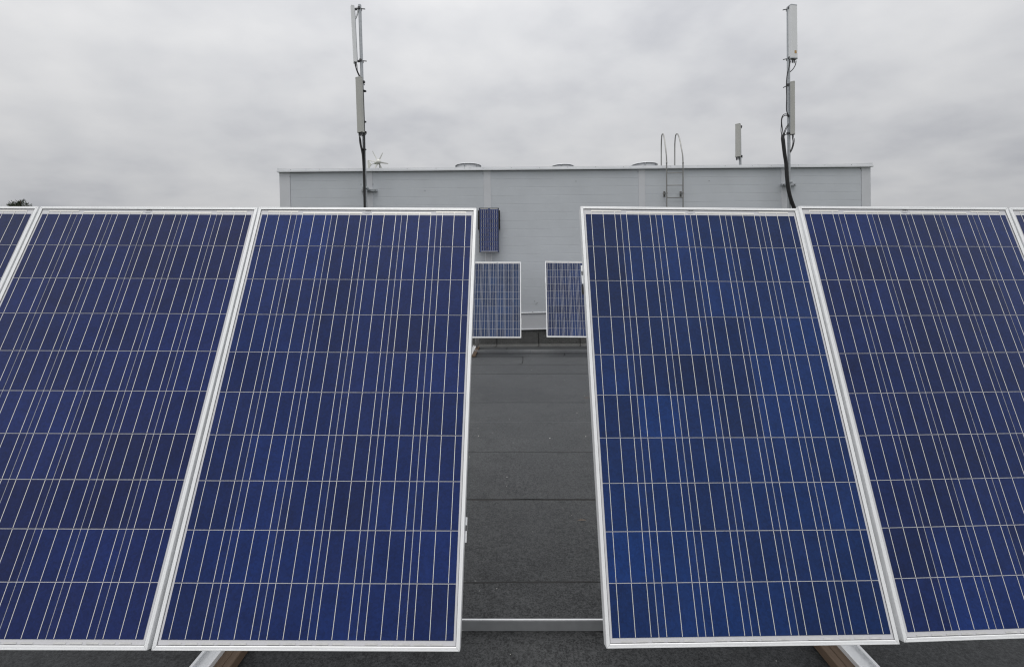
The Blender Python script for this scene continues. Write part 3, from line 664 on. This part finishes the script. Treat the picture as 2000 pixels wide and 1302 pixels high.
# stub antenna behind the parapet
YS = 13.2
def cable(label, paths, group=None, name='cable', ties=None):
    t = empty(name, paths[0][0][0]); b0 = Vector(paths[0][0][0]); tag(t, label, 'cable', group)
    for pts, r in paths:
        sp = spline(pts, 7); m_ = len(sp) - 1
        rr = [r * min(1.0, 0.4 + 6.0 * i / m_) if r > 0.02 else r for i in range(m_ + 1)]
        MB().tube([p - b0 for p in sp], rr, 8).build('cable_run', MAT['cable'], t)
    for q in (ties or []): MB().tube([q - b0 - Vector((0, 0, 0.008)), q - b0 + Vector((0, 0, 0.008))], 0.052, 10).build('cable_tie', MAT['black'], t)
    return t
W = lambda l, o_=OFF: [on_wall(x, y, o_) for x, y in l]
CG = 'black antenna cables'
cable('black cable bundle strapped down the front of the left mast', [
    (W([(706, 152), (708, 172), (710.2, 215), (711.3, 262), (711.5, 300), (712.2, 340), (713, 404), (714, 440)], OFF + 0.055), 0.018),
    (W([(703.5, 268), (704.5, 282), (708, 300), (709.8, 325), (711, 360), (712, 404), (713, 440)], OFF + 0.05), 0.022),
    (W([(702, 268), (703, 280), (707.5, 303), (709.5, 330)], OFF + 0.09), 0.012)], CG,
    ties=[on_wall(711, y, OFF + 0.03) for y in (178, 238, 292)])
cable('pair of thin black leads below the slim left antenna', [
    (W([(694, 126), (696, 136), (701, 148), (705.5, 155)], OFF + 0.02), 0.011), (W([(697, 126), (698, 138), (702, 147), (706, 157)], OFF + 0.03), 0.009)], CG)
cable('thick black cable bundle sagging beside the right mast', [
    (W([(1527, 262), (1528.5, 275), (1531.5, 300), (1534.5, 320), (1536, 345), (1539, 370), (1544, 390), (1553, 414)], OFF + 0.07), 0.030),
    (W([(1530, 262), (1531.5, 280), (1534, 302), (1537, 322), (1538.5, 345), (1541.5, 370), (1546.5, 390), (1556, 414)], OFF + 0.09), 0.026)], CG,
    ties=[])
cable('thin black cable loop beside the right mast', [
    (W([(1541, 227), (1536, 223), (1530, 224.5), (1526.5, 232), (1526, 246), (1525.5, 256), (1527.5, 264)], OFF + 0.05), 0.009),
    (W([(1541, 229), (1535.5, 225.5), (1529.5, 228), (1526.8, 236), (1528, 250), (1530, 264)], OFF + 0.06), 0.009),
    (W([(1540.5, 242), (1536, 248), (1532, 257), (1530.5, 266)], OFF + 0.05), 0.009),
    (W([(1541, 245), (1537, 250), (1533, 260), (1531.5, 268)], OFF + 0.06), 0.008)], CG)
cable('thin black leads hanging below the wide white antenna', [
    (W([(1544, 119), (1541, 132), (1537.5, 146), (1536, 165), (1536.5, 190), (1536, 212), (1538, 222), (1542, 227)], OFF + 0.05), 0.010),
    (W([(1555, 119), (1553.5, 127), (1549, 135), (1543, 141)], OFF + 0.03), 0.010)], CG)
cable('short black leads below the narrow beige antenna', [
    (W([(1548, 270), (1549, 277), (1547.5, 286), (1543.5, 296)], OFF + 0.03), 0.010), (W([(1551, 270), (1551, 278), (1548, 290), (1544, 298)], OFF + 0.02), 0.009)], CG)
sb = at(1441.3, 306, YS); stp = at(1441.3, 243, YS)
pS = lambda z: Vector((at(1445.5, 300, YS + 0.1).x, YS + 0.1, z))
antenna('short beige antenna rising alone behind the parapet', sb, stp, -38, 0.13, 0.10, MAT['radome_grey'], AG, caps=False, conn=3, pole=pS)
ms = empty('antenna_mast', pS(DECK_Z)); tag(ms, 'short post carrying the small antenna behind the parapet', 'mast')
MB().tube([Vector(), Vector((0, 0, stp.z - DECK_Z))], 0.035, 12).build('pole', MAT['galv'], ms)
MB().lathe([(0.0, 0.012), (0.12, 0.012), (0.12, 0.0), (0.0, 0.0)], 16).build('foot_plate', MAT['galv'], ms)

# ------------------------------------------------------------------ roof ladder
LO = 0.20
lad = empty('roof_ladder', on_wall(1318, 404, LO)); tag(lad, 'steel access ladder with curved handrails hooked over the parapet', 'ladder')
b0 = lad.location.copy()
for (xf, xt, xa, xb, pj) in ((1302.6, 1302.0, 1296.0, 1291.6, 1), (1334.6, 1334.0, 1323.2, 1318.0, -1)):
    low = on_wall(xf, 560, LO); joint = on_wall(xt, 318, LO); top = on_wall(xt - 0.4, 300, LO - 0.02)
    MB().tube([low - b0, joint - b0], 0.0145, 10).build('stile', MAT['stainless'], lad)
    k0 = (xt - xb) / 10.5
    arc = [(0, 318, 0.20), (0.45, 304, 0.18), (2.2, 288, 0.10), (4.1, 273, -0.02), (5.9, 264.5, -0.13), (7.7, 261.3, -0.25), (9.4, 265, -0.38), (10.3, 277, -0.48), (10.5, 292, -0.52), (10.5, 332, -0.52)]
    MB().tube([p - b0 for p in spline([on_wall(xt - dx * k0, py_, of_) for dx, py_, of_ in arc], 8)], 0.0145, 10).build('handrail', MAT['stainless'], lad)
    MB().lathe([(0.0, -0.02), (0.019, -0.02), (0.019, 0.02), (0.0, 0.02)], 10, M=Matrix.Translation(joint - b0)).build('sleeve', MAT['stainless'], lad)
    st_ = on_wall(xf, 377, LO); w0 = on_wall(xf - 5, 379, 0.03)
    m = MB(); m.bar(st_ - b0, w0 - b0, 0.035, 0.03); m.box(w0 - b0, (0.05, 0.012, 0.13), WALL_R, bev=0.003); m.build('wall_standoff', MAT['stainless'], lad)
    for dz in (-0.045, 0.045): MB().box(w0 - b0 + WALL_N * 0.012 + Vector((0, 0, dz)), (0.022, 0.014, 0.022), WALL_R, bev=0.004).build('bolt', MAT['dark_steel'], lad)
py = 338.0
for i in range(10):
    a, b = on_wall(1303.2, py, LO), on_wall(1334, py - 0.3, LO)
    MB().tube([a - b0, b - b0], 0.011, 8).build('rung', MAT['stainless'], lad); py += 24.0

# ------------------------------------------------------------------ roof vents and small wind turbine
def vent(px, py, Y, w, label):
    c = at(px, py, Y); t = empty('roof_vent', (c.x, c.y, DECK_Z)); tag(t, label, 'vent', 'domed roof vents behind the parapet')
    h = c.z - DECK_Z
    MB().lathe([(w * 0.47, 0), (w * 0.47, h - 0.085), (0, h - 0.085)], 32).build('curb', MAT['trim'], t)
    MB().lathe([(0, h), (w * 0.18, h - 0.006), (w * 0.32, h - 0.024), (w * 0.44, h - 0.050), (w * 0.5, h - 0.075), (w * 0.5, h - 0.082), (w * 0.46, h - 0.080), (0, h - 0.07)], 40).build('cap', MAT['trim'], t)
    for q in range(6):
        a_ = math.pi * 2 * (q + 0.3) / 6
        MB().box((math.cos(a_) * w * 0.485, math.sin(a_) * w * 0.485, h - 0.12), (0.02, 0.02, 0.075)).build('spacer', MAT['galv'], t)
vent(914.5, 320.0, 14.0, 0.80, 'domed roof vent left of the middle above the parapet')
vent(1098.5, 321.0, 14.2, 0.70, 'low domed roof vent in the middle above the parapet')
vent(1258, 318.4, 14.0, 0.80, 'domed roof vent just left of the ladder')
hub = at(738.6, 316.6, 22.0)
wt = empty('wind_turbine', (hub.x, hub.y + 0.25, DECK_Z)); tag(wt, 'tiny white six-bladed wind turbine showing above the parapet', 'wind turbine')
o0 = wt.location.copy()
yaw = Matrix.Rotation(math.radians(48), 3, 'Z')             # faces the camera, turned a little to its left side
ax = yaw @ Vector((0, -1, 0)); hx = yaw @ Vector((1, 0, 0))
MB().tube([Vector(), Vector((0, 0, hub.z - 0.10 - o0.z))], 0.028, 10).build('pole', MAT['galv'], wt)
Mh = Matrix.Translation(hub - o0) @ Matrix((hx, Vector((0, 0, 1)).cross(hx), Vector((0, 0, 1)))).transposed().to_4x4() @ Matrix.Rotation(math.pi / 2, 4, 'X')
MB().lathe([(0.0, 0.16), (0.05, 0.15), (0.088, 0.12), (0.112, 0.07), (0.118, 0.02), (0.11, -0.01), (0.07, -0.03), (0.06, -0.25), (0.04, -0.32), (0.0, -0.33)], 20, M=Mh).build('hub', MAT['white'], wt)
for q in range(6):
    an = math.radians(2 + 60 * q); rad = hx * math.cos(an) + Vector((0, 0, 1)) * math.sin(an); tan = ax.cross(rad).normalized()
    c0 = hub - o0; vs_ = []
    for (r_, ch, tw) in ((0.08, 0.05, 0.4), (0.17, 0.078, 0.35), (0.34, 0.064, 0.25), (0.52, 0.05, 0.15), (0.56, 0.035, 0.12)):
        cdir = (tan * math.cos(tw) + ax * math.sin(tw)); nd = rad.cross(cdir)
        for (u, v) in ((-0.5, 0), (0, 0.006), (0.5, 0), (0, -0.006)): vs_.append(c0 + rad * r_ + cdir * (u * ch) + nd * v)
    fs = [(i * 4 + k, i * 4 + (k + 1) % 4, (i + 1) * 4 + (k + 1) % 4, (i + 1) * 4 + k) for i in range(4) for k in range(4)] + [(0, 1, 2, 3), (16, 17, 18, 19)]
    MB().add(vs_, fs).build('blade', MAT['white'], wt)
tv = hub - o0 - ax * 0.62
m = MB(); m.tube([hub - o0 - ax * 0.28, tv], 0.016, 8); m.build('tail_boom', MAT['white'], wt)
dv = -ax; vs_ = []
for sgn in (0.006, -0.006):
    vs_ += [tv + dv * 0.0 + hx * sgn + Vector((0, 0, 0.03)), tv + dv * 0.22 + hx * sgn + Vector((0, 0, 0.24)), tv + dv * 0.34 + hx * sgn + Vector((0, 0, 0.25)), tv + dv * 0.30 + hx * sgn + Vector((0, 0, -0.14)), tv + dv * 0.18 + hx * sgn + Vector((0, 0, -0.13)), tv + hx * sgn + Vector((0, 0, -0.03))]
MB().add(vs_, [(0, 1, 2, 3, 4, 5), (11, 10, 9, 8, 7, 6)] + [(k, (k + 1) % 6, 6 + (k + 1) % 6, 6 + k) for k in range(6)]).build('tail_vane', MAT['white'], wt)

# ------------------------------------------------------------------ pine tree far to the left
YT = 42.0
tp = at(39, 388.5, YT); tree = empty('pine_tree', (tp.x, tp.y, -9)); tag(tree, 'dark pine tree top peeping over the leftmost panel', 'tree')
H = tp.z + 9
MB().tube([(0, 0, 0), (0.1, 0, H * 0.4), (0.0, 0, H * 0.75), (0.05, 0, H - 0.2)], [0.28, 0.22, 0.12, 0.02], 10).build('trunk', MAT['bark'], tree)
br = MB(); cr = MB(); r8 = random.Random(3)
def tuft(c, s, n):
    for q in range(n):
        d = Vector((r8.gauss(0, 1), r8.gauss(0, 1), r8.gauss(0.35, 0.8))).normalized(); x = d.orthogonal().normalized(); x = Matrix.Rotation(r8.uniform(0, 6.28), 3, d) @ x
        l_ = s * r8.uniform(0.6, 1.3); w_ = 0.028
        o_ = c + Vector((r8.gauss(0, s * 0.35), r8.gauss(0, s * 0.35), r8.gauss(0, s * 0.25)))
        cr.add([o_ - x * w_, o_ + x * w_, o_ + d * l_ + x * w_ * 0.3, o_ + d * l_ - x * w_ * 0.3], [(0, 1, 2, 3)])
tips = [(0, 0), (-0.66, -0.22), (0.52, -0.34), (0.92, -0.68), (-0.30, -0.25)]
for dx, dz in tips:
    for q in range(5):
        c = Vector((dx * 1.0 + r8.gauss(0, 0.12), r8.gauss(0, 0.25), H + dz - 0.08 - q * 0.16)); tuft(c, 0.20 + 0.03 * q, 22)
    br.tube([(0, 0, H - 1.6), (dx * 0.6, 0, H + dz - 0.9), (dx, 0, H + dz - 0.05)], [0.05, 0.03, 0.01], 6)
z = H - 0.95
while z > H * 0.42:
    R_ = 0.35 + (H - z) * 0.36; R_ = min(R_, 3.2)
    for q in range(7):
        a_ = r8.uniform(0, 6.28); e_ = Vector((math.cos(a_) * R_ * r8.uniform(0.6, 1), math.sin(a_) * R_ * r8.uniform(0.6, 1), z + r8.uniform(-0.1, 0.35)))
        br.tube([(0, 0, z - 0.3), e_ * 0.5 + Vector((0, 0, z - 0.1)) * 0.5, e_], [0.05, 0.03, 0.01], 5)
        for k in range(4):
            c = Vector((0, 0, z)).lerp(e_, 0.45 + 0.18 * k); tuft(c, 0.26, 26)
    z -= 0.45
br.build('branch', MAT['bark'], tree); cr.build('crown', MAT['needle'], tree)

# ------------------------------------------------------------------ grit and leaf scraps on the felt
gm = MB(); r9 = random.Random(12)
def grit(x, y, s):
    b = roof_z(x) + 0.0075; a_ = r9.uniform(0, 6.28); c_, s__ = math.cos(a_), math.sin(a_)
    k_ = r9.uniform(0.5, 1.3)
    q = [(s * u * c_ - s * k_ * v * s__, s * u * s__ + s * k_ * v * c_) for u, v in ((-.5, -.4), (.5, -.3), (.4, .5), (-.35, .35))]
    gm.add([(x + i, y + j, b) for i, j in q] + [(x, y, b + s * 0.5)], [(0, 1, 4), (1, 2, 4), (2, 3, 4), (3, 0, 4)])
for q in range(70): grit(r9.uniform(-1.9, 2.3), r9.uniform(1.5, 3.4), r9.uniform(0.002, 0.0048))
for q in range(60): grit(r9.uniform(-1.9, 2.3), r9.uniform(3.4, 9), r9.uniform(0.004, 0.010))
o = gm.build('grit', MAT['white']); tag(o, 'pale grit scattered over the dark roofing felt', 'grit', kind='stuff')
for (px, py, Y, s) in ((1137, 1021, 2.88, 0.03), (1148, 786, 5.9, 0.05)):
    c = at(px, py, Y); x = c.x; y = Y; b = roof_z(x) + 0.009
    lf = MB().add([(-s, 0, 0), (-s * .3, s * .18, s * .1), (s * .6, s * .1, s * .05), (s, 0, 0.0), (s * .3, -s * .15, s * .08)], [(0, 1, 2, 3, 4)])
    o = lf.build('dry_leaf', MAT['wood'], None, (x, y, b)); tag(o, 'dry brown leaf on the felt ' + ('in the lower part of the gap' if py > 900 else 'in the upper part of the gap'), 'leaf')
